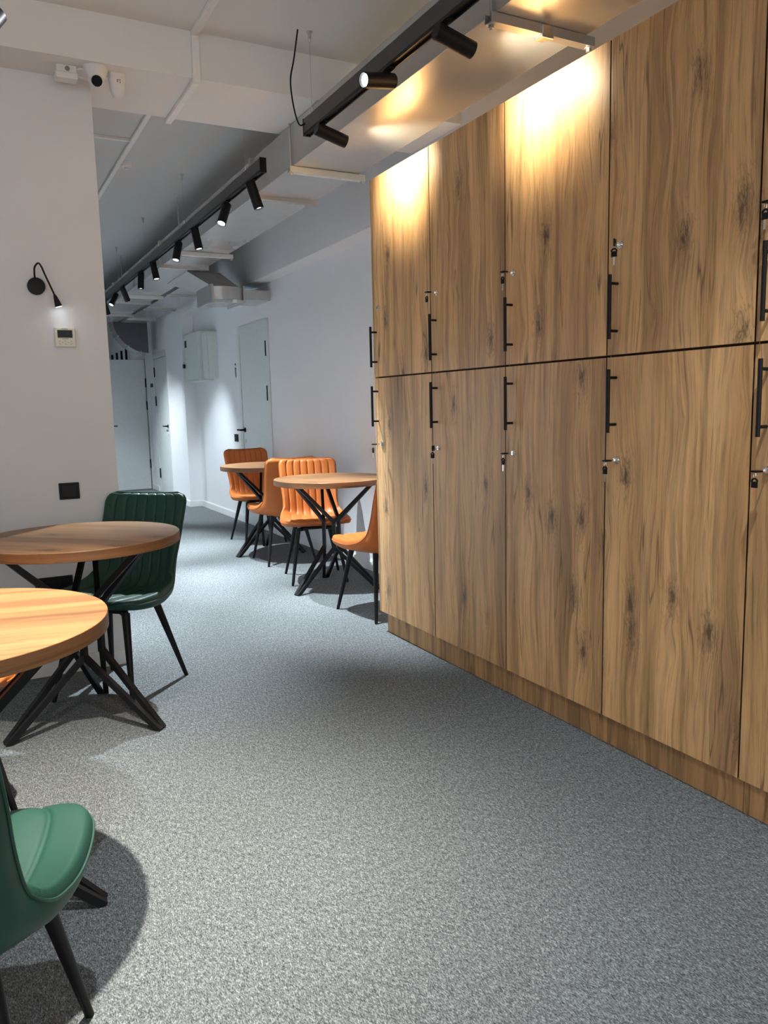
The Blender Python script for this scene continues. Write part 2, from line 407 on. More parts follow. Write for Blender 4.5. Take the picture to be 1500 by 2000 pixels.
# branch: sloping neck, box and stub into the wall
br = thing('branch_duct', 'galvanised branch duct dropping from the main duct to a curved box by the wall', 'duct', (2.2, 7.5, 2.3))
def in_br(name, bm, mat, smooth=False):
    o = obj(name, bm, mat, br, smooth); o.location = (-2.2, -7.5, -2.3); return o
def prism(bm, A, B):
    a = [bm.verts.new(p) for p in A]; c = [bm.verts.new(p) for p in B]; n = len(a)
    for i in range(n): bm.faces.new((a[i], a[(i+1) % n], c[(i+1) % n], c[i]))
    bm.faces.new(a[::-1]); bm.faces.new(c); return bm
A = [(1.98, 8.35, 2.56), (2.10, 7.60, 2.56), (2.10, 7.60, 2.72), (1.98, 8.35, 2.72)]
B = [(2.14, 7.95, 2.27), (2.12, 7.42, 2.27), (2.36, 7.44, 2.41), (2.38, 7.95, 2.41)]
in_br('duct_neck', prism(BM(), [(1.96, 7.62, 2.568), (2.28, 7.62, 2.568), (2.28, 8.45, 2.568), (1.96, 8.45, 2.568)], [(2.125, 7.37, 2.40), (2.42, 7.42, 2.40), (2.42, 7.88, 2.40), (2.125, 7.85, 2.40)]), M_duct)
bm = BM(); pts = [(2.125+.0, 7.36), (2.20, 7.335), (2.30, 7.33), (2.38, 7.35), (2.42, 7.39), (2.42, 7.90), (2.125, 7.86)]
prism(bm, [(x, y, 2.285) for x, y in pts], [(x, y, 2.405) for x, y in pts]); in_br('curved_box', bm, M_duct, True)
bm = BM()
for x, y0 in ((2.112, 7.35), (2.425, 7.38)): box(bm, (x-.010, y0-.02, 2.262), (x+.010, y0+.5, 2.42))
box(bm, (2.10, 7.335, 2.262), (2.43, 7.38, 2.284)); in_br('duct_flange', bm, M_steel)
in_br('wall_stub', box(BM(), (2.437, 7.40, 2.30), (2.70, 7.84, 2.39), .002), M_duct)
in_br('small_bracket', box(BM(), (2.30, 7.31, 2.255), (2.335, 7.345, 2.285), .002), M_white)
# drum elbow over the open door
dr = thing('duct_elbow', 'large curved grey duct elbow hanging beyond the corridor above the open door', 'duct', (2.5, 12.5, 2.1))
bm = BM(); n = 16; cx, cz, r = 2.52, 2.64, .50
def arc(y): return [(cx+r*math.cos(t), y, cz+r*math.sin(t)) for t in [PI+ (PI/2)*i/n for i in range(n+1)]] + [(cx, y, cz)]
prism(bm, arc(12.3), arc(12.62)); o = obj('elbow_body', bm, plain('elbow metal', (.10, .10, .11), .4, .2), dr, True); o.location = (-2.5, -12.5, -2.1)
bm = BM(); pr = [(cx+(r+.001)*math.cos(q), cz+(r+.001)*math.sin(q)) for q in [PI+(PI/2)*i/n for i in range(n+1)]] + [(cx+(r+.008)*math.cos(q), cz+(r+.008)*math.sin(q)) for q in [PI+(PI/2)*i/n for i in range(n, -1, -1)]]
for i in range(n):
    a_, b_, c_, d_ = pr[i], pr[i+1], pr[2*n-i], pr[2*n+1-i]
    prism(bm, [(v[0], 12.29, v[1]) for v in (a_, b_, c_, d_)], [(v[0], 12.63, v[1]) for v in (a_, b_, c_, d_)])
bmesh.ops.remove_doubles(bm, verts=bm.verts, dist=.0002)
o = obj('curved_band', bm, M_duct, dr, True); o.location = (-2.5, -12.5, -2.1)
for t in [PI+.15, PI+.55, PI+.95, PI+1.35]:
    bm = BM(); box(bm, (cx+(r+.004)*math.cos(t)-.01, 12.295, cz+(r+.004)*math.sin(t)-.01), (cx+(r+.004)*math.cos(t)+.01, 12.625, cz+(r+.004)*math.sin(t)+.01))
    o = obj('seam', bm, M_steel, dr); o.location = (-2.5, -12.5, -2.1)
bm = BM(); rod(bm, (2.35, 12.40, 2.64), (2.35, 12.40, ZC), .006); rod(bm, (2.35, 12.55, 2.64), (2.35, 12.55, ZC), .006); box(bm, (2.34, 12.38, 2.62), (2.36, 12.57, 2.642))
o = obj('hanging_rods', bm, M_steel, dr); o.location = (-2.5, -12.5, -2.1)

def hanger(y, mat, label, wide=.0, rods=True, clip=False, x0=DX0-.02, x1=DX1+.035):
    t = thing('duct_hanger', label, 'bracket', ((x0+x1)/2, y, DZ0-.03), 0, 'duct hangers')
    ox, oz = (x0+x1)/2, DZ0-.03
    bm = BM(); w = .019; h = .030
    box(bm, (x0-ox, -w, -.004), (x1-ox, -w+.003, h-.002)); box(bm, (x0-ox, w-.003, -.004), (x1-ox, w, h-.002)); box(bm, (x0-ox, -w+.003, -.004), (x1-ox, w-.003, -.001))
    obj('strut', bm, mat, t)
    if rods:
        for x in (x0+.012, ):
            obj('threaded_rod', rod(BM(), (x-ox, 0, -.025), (x-ox, 0, ZC-oz), .0045, n=8), M_steel, t)
        for x in (x0+.012, x1-.012):
            bm = BM(); rod(bm, (x-ox, 0, -.018), (x-ox, 0, -.005), .010, n=6); rod(bm, (x-ox, 0, -.007), (x-ox, 0, -.0045), .014); obj('nut', bm, M_steel, t)
    if clip:
        bm = BM(); box(bm, (-.015, -.024, -.012), (.025, .024, .026), .003); box(bm, (-.02, -.03, -.02), (.03, -.024, -.002), .002); obj('clamp', bm, M_chrome, t)
    return t
hanger(2.335, M_steel, 'shiny channel bracket under the duct nearest the camera, with a clamp', clip=True)
hanger(4.19, M_strut, 'pale bracket strut under the duct level with the locker end')
hanger(6.70, M_strut, 'thin bracket under the duct just before the branch box')
hanger(9.37, M_strut, 'bracket under the duct just past the branch box')
hanger(11.2, M_steel, 'most distant bracket under the duct near the curved elbow')

# ------------------------------------------------------------------ track lights
TZ = 2.555
def track(y0, y1, label, wires):
    t = thing('light_track', label, 'light track', (1.5575, y0, TZ), 0, 'ceiling light tracks')
    L = y1-y0
    obj('rail', box(BM(), (-.0175, 0, .012), (.0175, L, .075), .002), M_graph, t)
    bm = BM(); box(bm, (-.0175, 0, 0), (-.0115, L, .012)); box(bm, (.0115, 0, 0), (.0175, L, .012)); box(bm, (-.0115, 0, .008), (.0115, L, .012)); obj('slot', bm, M_blackp, t)
    ye = L if y0 < 3 else 0
    obj('end_cap', box(BM(), (-.019, ye-.004, -.001), (.019, ye+.004, .077), .001), M_blackp, t)
    for y in wires:
        w = obj('suspension_wire', rod(BM(), (0, y-y0, .075), (0, y-y0, ZC-TZ-.03), .0011, n=6), M_steel, t)
        bm = BM(); lathe(bm, [(.004, -.045), (.008, -.035), (.008, -.006), (.014, -.004), (.014, 0)], 12, (0, y-y0, ZC-TZ)); obj('ceiling_anchor', bm, M_steel, w)
        bm = BM(); box(bm, (-.010, y-y0-.012, .074), (.010, y-y0+.012, .082)); rod(bm, (0, y-y0, .08), (0, y-y0, .11), .004, n=8); obj('wire_gripper', bm, M_steel, w)
    return t
track(-.3, 3.67, 'near black light track ending above the first locker column with three spotlights', (.7, 2.15, 3.6))
track(4.30, 14.6, 'long grey-black light track receding down the corridor under the ceiling', (4.6, 6.05, 7.5, 8.92, 10.4, 12.6, 14.3))
cord = obj('loose_cable', tube(BM(), smooth_path([(1.50, 3.60, ZC-.0), (1.475, 3.6, 2.86), (1.457, 3.6, 2.783), (1.457, 3.6, 2.716), (1.471, 3.6, 2.63), (1.50, 3.62, 2.585), (1.535, 3.64, 2.60)], 6), .0038), M_blackp, smooth=True)
tag(cord, 'loose black power cable hanging from the ceiling to the end of the near light track', 'cable')

def make_spot():
    root = bpy.data.objects.new('track_spotlight', None); C.objects.link(root)
    bm = BM(); box(bm, (-.0105, -.045, -.003), (.0105, .045, .006), .001); rod(bm, (0, 0, -.022), (0, 0, 0), .010, n=14); obj('adapter', bm, M_blackp, root, True)
    bm = BM(); R_, L_ = .029, .155
    lathe(bm, [(R_-.003, 0.0), (R_, -.003), (R_, -L_+.001), (R_-.0015, -L_), (R_-.004, -L_), (R_-.006, -L_+.012), (.012, -L_+.012)], 36)
    body = obj('lamp_body', bm, M_black, root, True)
    bm = BM(); lathe(bm, [(R_-.0075, -L_+.0105), (R_-.0075, -L_+.009), (.004, -L_+.007)], 28); obj('lens', bm, M_lens, body, True)
    return root, body
first_spot = [None]
def spot(y, zc, d, label, power, col=(.88, .95, 1.0), angle=52, x=1.5575, blend=.7, zt=TZ, spill=0):
    """zc = height of the centre of the body's rear end, d = direction the lamp points"""
    if first_spot[0] is None: root, body = make_spot(); first_spot[0] = root
    else:
        root = copy_tree(first_spot[0]); body = [c for c in root.children if c.name.startswith('lamp_body')][0]
    root.location = (x, y, zt); tag(root, label, 'spotlight', 'black cylinder spotlights on the tracks')
    d = Vector(d).normalized()
    q = d.to_track_quat('-Z', 'Y'); body.rotation_mode = 'QUATERNION'; body.rotation_quaternion = q
    piv = -d*.035
    body.location = Vector((0, 0, -.034)) + piv
    ld = bpy.data.lights.new('bulb', 'SPOT'); ld.energy = power; ld.color = col; ld.spot_size = math.radians(angle); ld.spot_blend = blend; ld.shadow_soft_size = .018
    lo = bpy.data.objects.new('bulb', ld); C.objects.link(lo)
    lo.rotation_mode = 'QUATERNION'; lo.rotation_quaternion = q; lo.location = Vector((x, y, zt-.034)) + piv + d*.152
    if spill:   # the wide soft part of the same lamp's beam
        l2 = bpy.data.lights.new('bulb', 'SPOT'); l2.energy = spill; l2.color = col; l2.spot_size = math.radians(98); l2.spot_blend = 1; l2.shadow_soft_size = .02
        o2 = bpy.data.objects.new('bulb', l2); C.objects.link(o2); o2.rotation_mode = 'QUATERNION'; o2.rotation_quaternion = q; o2.location = lo.location
    return root
WARM = (1.0, .88, .64); COOL = (.85, .945, 1.0); NEU = (.93, .97, 1.0)
spot(2.44, 2.53, (.985, .0, -.25), 'spotlight on the near track farthest from its end, aimed at the lockers', 6, WARM, 46, blend=1, spill=22)
spot(2.86, 2.53, (-.95, -.22, -.20), 'spotlight on the near track with its lit face turned left to the camera', 125, (.88, .95, 1.0), 80, blend=1)
spot(3.48, 2.53, (.985, .04, -.25), 'spotlight at the end of the near track aimed right at the lockers', 6, WARM, 46, blend=1, spill=30)
T2 = [(4.50, (.28, -.10, -.95), 'nearest spotlight on the long corridor track', 1.0), (5.02, (-.38, -.34, -.86), 'second corridor spotlight, bright round face tilted left', 1.0),
      (5.76, (.14, -.15, -.97), 'third corridor spotlight from the near end of the long track', 1), (6.28, (-.26, -.25, -.92), 'fourth corridor spotlight from the near end of the long track', 1),
      (7.18, (.12, -.20, -.95), 'fifth corridor spotlight from the near end of the long track', 1), (7.74, (-.08, -.05, -.97), 'sixth corridor spotlight, hanging straight down', 1),
      (8.68, (.38, .30, -.84), 'seventh corridor spotlight, tilted right and away', .40), (9.18, (-.45, -.30, -.80), 'eighth corridor spotlight with a lit face tilted left', 1),
      (9.90, (.30, .45, -.76), 'last corridor spotlight showing beside the wall corner', .30)]
for y, dd, lb, k in T2: spot(y, 2.53, dd, lb, SPOT_T2*k, COOL, 56, blend=.9)
# a second track over the tables on the left, mostly out of the frame
spot(2.90, 2.5, (-.55, -.30, -.8), 'spotlight whose dark end shows at the left edge of the photo', 30, NEU, 60, blend=1, x=.178, zt=2.53)
spot(2.02, 2.5, (-.06, .04, -1), 'spotlight of the left track above the near table', 175, (1.0, .92, .80), 78, blend=1, x=.178, zt=2.53)
spot(.9, 2.5, (.10, .25, -.95), 'added spotlight on the left track, unseen behind the camera', 40, NEU, 90, blend=1, x=.178, zt=2.53)  # added lamp out of view, lights the near left side
spot(1.0, 2.53, (.0, .20, -.95), 'added spotlight on the near track, unseen above the camera', 30, NEU, 80, blend=1)  # unseen lamp added to brighten the floor at lower right
spot(11.9, 2.53, (.1, -.2, -1), 'added spotlight far down the corridor track, hidden by the left wall', 120, COOL, 110, blend=1)  # hidden lamp added to lift the dark far end
spot(14.2, 2.53, (-.1, .2, -1), 'added last spotlight of the corridor track, unseen beyond the open door', 120, COOL, 110, blend=1)  # another added lamp, brightens the space past the open leaf
bt = thing('light_track', 'black light track over the left hand tables, outside the photo but for one lamp', 'light track', (.178, 0, 2.53), 0, 'ceiling light tracks')
obj('rail', box(BM(), (-.0175, -.5, .012), (.0175, 2.98, .075), .002), M_graph, bt)
for y in (.1, 2.9):
    obj('suspension_wire', rod(BM(), (0, y, .075), (0, y, ZC-2.53), .0011, n=6), M_steel, bt)

# ------------------------------------------------------------------ lockers
FX = 1.99; PIT = .5855; Y0 = 3.853; ZMID = 1.42; ZTOP = 2.45
COLN = ['farthest column, beside the corridor', 'second column from the corridor end', 'third column from the corridor end', 'fourth column from the corridor end', 'column cut off by the right edge']
def bar_handle(parent, y, z0, z1, ztop_post=None):
    bm = BM(); x = FX-.036
    rod(bm, (x, y, z0), (x, y, z1), .0065, n=14)
    for z in (z0+.028, z1-.028): rod(bm, (x, y, z), (FX, y, z), .005, n=12)
    return bm
lockers = []
for i in range(5):
    ya = Y0-PIT*i; yb = ya-PIT
    yc = (ya+yb)/2; O = Vector((FX+.3, yc, 0))
    t = thing('locker', 'tall two-door oak effect locker, ' + COLN[i], 'locker', O, 0, 'oak lockers')
    def part(name, bm, mat, par=t, sm=False, O=O, base=None):
        o = obj(name, bm, mat, par, sm)
        if par is t: o.location = -O
        return o
    def prt(name, bm, mat, par=None, sm=False):
        # build in world coordinates, then store relative to the locker's origin so grain uses object space
        bmesh.ops.translate(bm, verts=bm.verts, vec=-O)
        return obj(name, bm, mat, par or t, sm)
    bm = BM(); box(bm, (FX+.020, yb+.0005, .115), (FX+.66, ya-.0005, ZTOP-.001)); prt('carcass', bm, M_oak)
    bm = BM(); box(bm, (FX+.022, yb+.002, .118), (FX+.0195, ya-.002, ZTOP-.004)); prt('gap_shade_sheet', bm, M_gap_shade)  # thin dark sheet behind the doors, painting shade into the gaps
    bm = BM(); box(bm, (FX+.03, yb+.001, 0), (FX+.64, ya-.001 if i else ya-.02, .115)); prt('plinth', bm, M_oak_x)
    for up in (1, 0):
        z0, z1 = (ZMID+.004, ZTOP) if up else (.117, ZMID-.004)
        bm = BM(); box(bm, (FX, yb+.0026, z0), (FX+.019, ya-.0026, z1), .0006)
        bmesh.ops.recalc_face_normals(bm, faces=bm.faces)
        for f in bm.faces:
            if abs(f.normal.y) > .9 and not (i == 0 and f.normal.y > 0): f.material_index = 1  # side edges get the painted gap shade
        d = prt('upper_door' if up else 'lower_door', bm, [M_oak, M_edge_shade])
        h = ya-.047 if i else ya-.022
        hb = bar_handle(None, h, *((1.475, 1.688) if up else (1.158, 1.374))); prt('handle', hb, M_black, d, True)
        kz = 1.785 if up else 1.063; ky = ya-.058
        if i < 4 or True:
            bm = BM(); lathe(bm, [(.013, FX), (.013, FX-.004), (.009, FX-.008), (.009, FX-.010), (.0055, FX-.0105)], 24, (0, ky, kz), 'X'); prt('lock', bm, M_chrome, d, True)
        if up and i == 0: continue
        # keys in the lock
        kt = thing('key_set', 'black-headed keys hanging in the %s lock of the %s' % ('upper' if up else 'lower', COLN[i].replace('column,', 'locker column') if i in (0, 4) else COLN[i].replace('column', 'locker column')), 'keys', (FX-.010, ky, kz), 0, 'keys in the locker locks')
        rot = random.Random(i*7+up)
        turned = (i, up) in ((1, 0), (3, 1))
        bm = BM(); box(bm, (-.030, -.0008, -.0035), (0, .0008, .0035)); obj('key_blade', bm, M_chrome, kt)
        bm = BM()
        if turned: box(bm, (-.052, -.002, -.012), (-.026, .002, .013), .0018)
        else: box(bm, (-.052, -.012, -.0028), (-.026, .010, .0028), .002)
        obj('key_head', bm, M_blackp, kt, True)
        bm = BM(); ring = [(-.046+.001*math.sin(2*PI*k/14), .009*math.sin(2*PI*k/14)*.5, -.011+.010*math.cos(2*PI*k/14)) for k in range(14)]
        tube(bm, ring, .0008, 5, closed=True); obj('key_ring', bm, M_chrome, kt)
        k2 = BM(); zk = -.020
        lathe_pts = []
        box(k2, (-.0485, -.010, zk-.026), (-.0435, .010, zk-.008), .002)
        ar = [(-.046, .009*math.cos(PI*k/8), zk-.009+.009*math.sin(PI*k/8)) for k in range(9)]; tube(k2, ar, .0028, 6)
        hk = obj('hanging_key', k2, M_blackp, kt, True)
        bm = BM(); box(bm, (-.0468, -.003, zk-.052), (-.0452, .003, zk-.026)); obj('key_blade', bm, M_chrome, hk)
        if turned: kt.rotation_euler = (0, 0, .5)
    lockers.append(t)
# side panel at the corridor end
bm = BM(); box(bm, (FX, Y0, .117), (XR-.01, Y0+.016, ZTOP)); bmesh.ops.translate(bm, verts=bm.verts, vec=(-2.3, -Y0, 0))
sp_ = obj('end_panel', bm, M_oak, None); sp_.location = (2.3, Y0, 0); tag(sp_, 'oak effect end panel closing the locker row toward the corridor', 'panel')

# ------------------------------------------------------------------ left wall fittings
YW = 4.05
t = thing('wall_reading_lamp', 'black gooseneck reading lamp on the left wall above the thermostat', 'lamp', (.338, YW, 1.852))
bm = BM(); lathe(bm, [(.0385, 0), (.0385, -.022), (.036, -.026), (.030, -.027)], 36, (0, 0, 0), 'Y'); obj('wall_plate', bm, M_black, t, True)
pth = smooth_path([(-.004, -.020, .028), (-.006, -.045, .055), (-.004, -.06, .078), (.010, -.068, .094), (.022, -.068, .082), (.036, -.066, .045), (.052, -.062, .005), (.066, -.058, -.030), (.072, -.056, -.045)], 6)
obj('gooseneck', tube(BM(), pth, .0042, 10), M_black, t, True)
hp = [(.070, -.056, -.040), (.074, -.055, -.052), (.080, -.053, -.072), (.086, -.051, -.093)]
bm = BM(); tube(bm, hp, [.005, .009, .013, .0165], 20); obj('lamp_head', bm, M_black, t, True)
dd = (Vector(hp[-1])-Vector(hp[-2])).normalized()
bm = BM(); rod(bm, Vector(hp[-1])+dd*.0002, Vector(hp[-1])+dd*.0016, .0135, .0125, 20); obj('lens', bm, M_lens, t)
ld = bpy.data.lights.new('bulb', 'SPOT'); ld.energy = .03; ld.spot_size = math.radians(110); ld.spot_blend = .8; ld.color = (1, .9, .8); ld.shadow_soft_size = .012
lo = bpy.data.objects.new('bulb', ld); C.objects.link(lo); lo.location = Vector((.338, YW, 1.852)) + Vector(hp[-1]) + dd*.006
lo.rotation_euler = dd.to_track_quat('-Z', 'Y').to_euler()

t = thing('thermostat', 'square cream climate control panel with a dark screen on the left wall', 'thermostat', (.4455, YW, 1.623))
obj('housing', box(BM(), (-.045, -.016, -.0445), (.045, 0, .0445), .003), M_cream, t)
obj('screen', box(BM(), (-.033, -.0175, -.002), (.033, -.0155, .033), .0008), M_screen, t)
bm = BM()
for x, z in ((-.026, -.018), (0, -.017), (.026, -.018), (-.026, -.030), (0, -.031), (.026, -.030), (-.013, -.024), (.013, -.024)): box(bm, (x-.003, -.0168, z-.003), (x+.003, -.0155, z+.002), .0004)
obj('buttons', bm, plain('pale green keys', (.42, .52, .42), .5), t)
bm = BM(); box(bm, (-.014, -.0168, .0365), (.014, -.0155, .0395)); box(bm, (-.014, -.0168, -.0085), (.014, -.0155, -.0060)); box(bm, (-.040, -.0168, .038), (-.037, -.0155, .041)); obj('printed_marks', bm, M_grey_print, t)

t = thing('wall_switch', 'square black switch plate on the left wall above the green chair', 'switch', (.4125, YW, .897))
obj('plate', box(BM(), (-.046, -.009, -.040), (.046, 0, .040), .003), M_black, t)
obj('rocker', box(BM(), (-.036, -.012, -.030), (.036, -.009, .030), .002), M_blackp, t)
t = thing('wall_socket', 'wide black multi-gang socket low on the left wall behind the green chair', 'socket', (.312, YW, .447))
obj('plate', box(BM(), (-.085, -.010, -.040), (.085, 0, .040), .003), M_black, t)
for x in (-.042, .042): obj('socket_insert', lathe(BM(), [(.020, -.010), (.020, -.014), (.017, -.014), (.016, -.011)], 24, (x, 0, 0), 'Y'), M_blackp, t, True)

# camera, sensor, junction box on the beam
t = thing('security_camera', 'white turret security camera with a black eye under the beam corner', 'security camera', (.64, 3.885, ZB))
bm = BM(); lathe(bm, [(.052, 0), (.052, -.010), (.050, -.016), (.030, -.062), (.026, -.068)], 36); obj('base_cone', bm, M_white, t, True)
def ball(bm, c, r, d, u0=0, u1=1, n=28, k=14):
    d = Vector(d).normalized(); x, y = frame_for(d); rings = []
    for i in range(k+1):
        a = PI*(u0+(u1-u0)*i/k); rings.append([bm.verts.new(Vector(c)+d*math.cos(a)*r+(x*math.cos(2*PI*j/n)+y*math.sin(2*PI*j/n))*max(math.sin(a), .001)*r) for j in range(n)])
    for a, c2 in zip(rings, rings[1:]):
        for j in range(n): bm.faces.new((a[j], a[(j+1) % n], c2[(j+1) % n], c2[j]))
    bm.faces.new(rings[0][::-1]); bm.faces.new(rings[-1]); return bm
cd = Vector((-.10, -.85, -.45)).normalized()
cc = Vector((.0, -.012, -.056))
eye = obj('eyeball', ball(BM(), cc, .030, cd, .18, 1), M_white, t, True)
bm = BM(); rod(bm, cc+cd*.0235, cc+cd*.0275, .0235, .0225, 30); obj('lens_window', bm, M_screen, eye, True)
t = thing('motion_sensor', 'white rounded motion sensor beside the security camera under the beam', 'motion sensor', (.738, 3.925, ZB))
prof = [(.0, -.104), (.016, -.101), (.026, -.090), (.033, -.070), (.037, -.045), (.038, -.020), (.038, 0)]
bm = BM(); rings = []
for r, z in prof[1:]:
    rings.append([bm.verts.new((math.copysign(abs(math.cos(2*PI*k/32))**.7, math.cos(2*PI*k/32))*r, math.copysign(abs(math.sin(2*PI*k/32))**.7, math.sin(2*PI*k/32))*r*.8, z)) for k in range(32)])
for a, c2 in zip(rings, rings[1:]):
    for k in range(32): bm.faces.new((a[k], a[(k+1) % 32], c2[(k+1) % 32], c2[k]))
bm.faces.new(rings[0][::-1]); bm.faces.new(rings[-1]); obj('housing', bm, M_white, t, True)
bm = BM()
for x0, x1, z0, z1 in ((-.006, .000, -.034, -.030), (-.006, -.002, -.042, -.036), (.004, .010, -.033, -.029), (.006, .010, -.044, -.038)): box(bm, (x0, -.0325, z0), (x1, -.0295, z1))
obj('printed_logo', bm, M_grey_print, t)
t = thing('junction_box', 'small white cable junction box left of the security camera', 'junction box', (.520, 3.93, ZB))
bm = BM(); box(bm, (-.042, -.028, -.030), (.042, .030, 0), .003); obj('housing', bm, M_white, t)
bm = BM(); box(bm, (-.046, -.030, -.056), (.046, .034, -.030), .004); obj('cover', bm, M_white, t)
bm = BM(); lathe(bm, [(.0105, -.0285), (.0105, -.031), (.007, -.031), (.007, -.029)], 20, (.004, 0, -.016), 'Y'); obj('screw_cap', bm, M_grey_print, t, True)
tag(obj('camera_cable', tube(BM(), smooth_path([(.562, 3.915, ZB-.014), (.575, 3.90, ZB-.010), (.60, 3.89, ZB-.012)], 5), .0035), M_white, smooth=True), 'short white cable between the junction box and the security camera', 'cable')
tag(obj('sensor_cable', tube(BM(), smooth_path([(.562, 3.93, ZB-.026), (.585, 3.945, ZB-.030), (.62, 3.95, ZB-.018), (.70, 3.94, ZB-.008)], 5), .003), M_white, smooth=True), 'thin white cable running behind the security camera to the motion sensor', 'cable')

# ------------------------------------------------------------------ corridor fittings
t = thing('electrical_cabinet', 'larger pale wall cabinet with a black sticker, left of the pair', 'electrical cabinet', (2.6, 9.85, 1.92), 0, 'electrical cabinets on the right wall')
obj('housing', box(BM(), (-.06, -.33, -.285), (.10, .34, .29), .004), M_boxm, t)
obj('cabinet_door', box(BM(), (-.072, -.325, -.275), (-.061, .335, .28), .003), M_boxm, t)
obj('bottom_lip', box(BM(), (-.074, -.335, -.300), (.10, .345, -.286), .003), M_boxm, t)
obj('sticker', box(BM(), (-.0735, .20, .13), (-.0715, .29, .215)), M_blackp, t)
t = thing('padlock', 'small black padlock hanging at the far side of the larger pale cabinet', 'padlock', (2.505, 10.14, 1.83))
bm = BM(); box(bm, (-.012, -.03, -.035), (.012, .03, .015), .004); obj('lock_body', bm, M_blackp, t)
bm = BM(); tube(bm, [(0, .018*math.cos(PI*k/8), .015+.03*math.sin(PI*k/8)) for k in range(9)], .004, 6); obj('shackle', bm, M_steel, t)
t = thing('electrical_cabinet', 'narrower plain pale wall cabinet, right of the pair and nearer', 'electrical cabinet', (2.64, 9.37, 1.91), 0, 'electrical cabinets on the right wall')
obj('housing', box(BM(), (-.055, -.09, -.272), (.06, .13, .272), .004), M_boxm, t)
obj('cabinet_door', box(BM(), (-.068, -.085, -.262), (-.056, .125, .262), .003), M_boxm, t)
t = thing('wall_socket', 'small black socket on the corridor wall left of the white door', 'socket', (XR, 8.69, .945))
obj('plate', box(BM(), (-.012, -.06, -.042), (0, .06, .042), .003), M_black, t)
obj('socket_insert', box(BM(), (-.016, -.045, -.03), (-.012, .045, .03), .003), M_blackp, t)
t = thing('door_sign', 'narrow black upright lettering on the wall beside the corridor door', 'sign', (XR, 8.615, 1.68))
bm = BM(); box(bm, (-.004, -.012, .07), (0, .012, .092)); obj('dot', bm, M_blackp, t)
bm = BM(); z = .045
for k, (w, h) in enumerate(((.016, .016), (.022, .010), (.014, .012), (.020, .010), (.016, .012), (.020, .010), (.012, .012))):
    box(bm, (-.004, -w, z-h), (0, w, z)); z -= h+.004
obj('lettering', bm, M_blackp, t)
t = thing('door_sign', 'small black door plate on the frame beside the open white door', 'sign', (2.65, 12.86, 1.67))
obj('plate', box(BM(), (-.006, -.09, -.03), (0, .09, .03), .002), M_blackp, t)
# upright black strips showing above the open leaf
for k in range(5):
    x = 2.58-.076*k
    o = obj('black_slat', box(BM(), (-.018, -.02, 0), (.018, .02, .66-.035*k), .003), M_blackp); o.location = (x, 14.5+.02*k, 1.70)
    names = ['tallest black upright slat seen above the open door', 'second black slat from the right above the open door', 'middle black slat of the five above the open door', 'second black slat from the left above the open door', 'shortest leftmost black slat above the open door']
    tag(o, names[k], 'slat', 'black upright slats beyond the open door')
rk = obj('slat_stand', box(BM(), (2.24, 14.46, 0), (2.62, 14.62, 1.70), .004), M_graph); tag(rk, 'dark stand behind the open door carrying the black slats', 'stand')

# ------------------------------------------------------------------ tables
def make_table():
    root = bpy.data.objects.new('round_table', None); C.objects.link(root)
    R_ = .395
    bm = BM(); lathe(bm, [(R_-.002, .742), (R_, .744), (R_, .7785), (R_-.0012, .780)], 96); tt_ = obj('tabletop', bm, M_table, root, True)
    bm = BM(); n = 96; ra = [bm.verts.new(((R_+.0008)*math.cos(2*PI*k/n), (R_+.0008)*math.sin(2*PI*k/n), z)) for z in (.7435, .7785) for k in range(n)]
    for k in range(n): bm.faces.new((ra[k], ra[(k+1) % n], ra[n+(k+1) % n], ra[n+k]))
    obj('edge_band', bm, M_edge, root, True)
    mat = M_black
    fa = [0, 2*PI/3, 4*PI/3]; pa = [a+PI/3 for a in fa]
    P_ = lambda a, r, z: Vector((r*math.cos(a), r*math.sin(a), z))
    for a in pa: obj('post', rod(BM(), P_(a, .062, .285), P_(a, .062, .485), .011, square=True), mat, root)
    for i, a in enumerate(fa):
        bm = BM()
        for q in (pa[i], pa[i-1]):
            rod(bm, P_(a + (.035 if q == pa[i] else -.035), .335, 0.0), P_(q, .062, .295), .011, square=True)
        obj('leg', bm, mat, root)
        bm = BM()
        for q in (pa[i], pa[i-1]):
            rod(bm, P_(a + (.035 if q == pa[i] else -.035), .30, .742), P_(q, .062, .475), .011, square=True)
        obj('brace', bm, mat, root)
    return root
tb0 = make_table()
TB = [((.36, 3.34), -46, 'round dark oak effect table behind the bright one, left wall behind it', 115),
      ((-.115, 2.09), -9, 'brightly lit round oak effect table cut by the left edge', 35),
      ((2.215, 5.01), -43, 'nearer round oak effect table with orange chairs, beside the locker end', 60),
      ((2.30, 6.60), -43, 'farther round oak effect table with orange chairs down the corridor', 60)]
for k, ((x, y), a, lb, wa) in enumerate(TB):
    o = tb0 if k == 0 else copy_tree(tb0)
    o.location = (x, y, 0); o.rotation_euler = (0, 0, math.radians(a)); tag(o, lb, 'table', 'round tables')

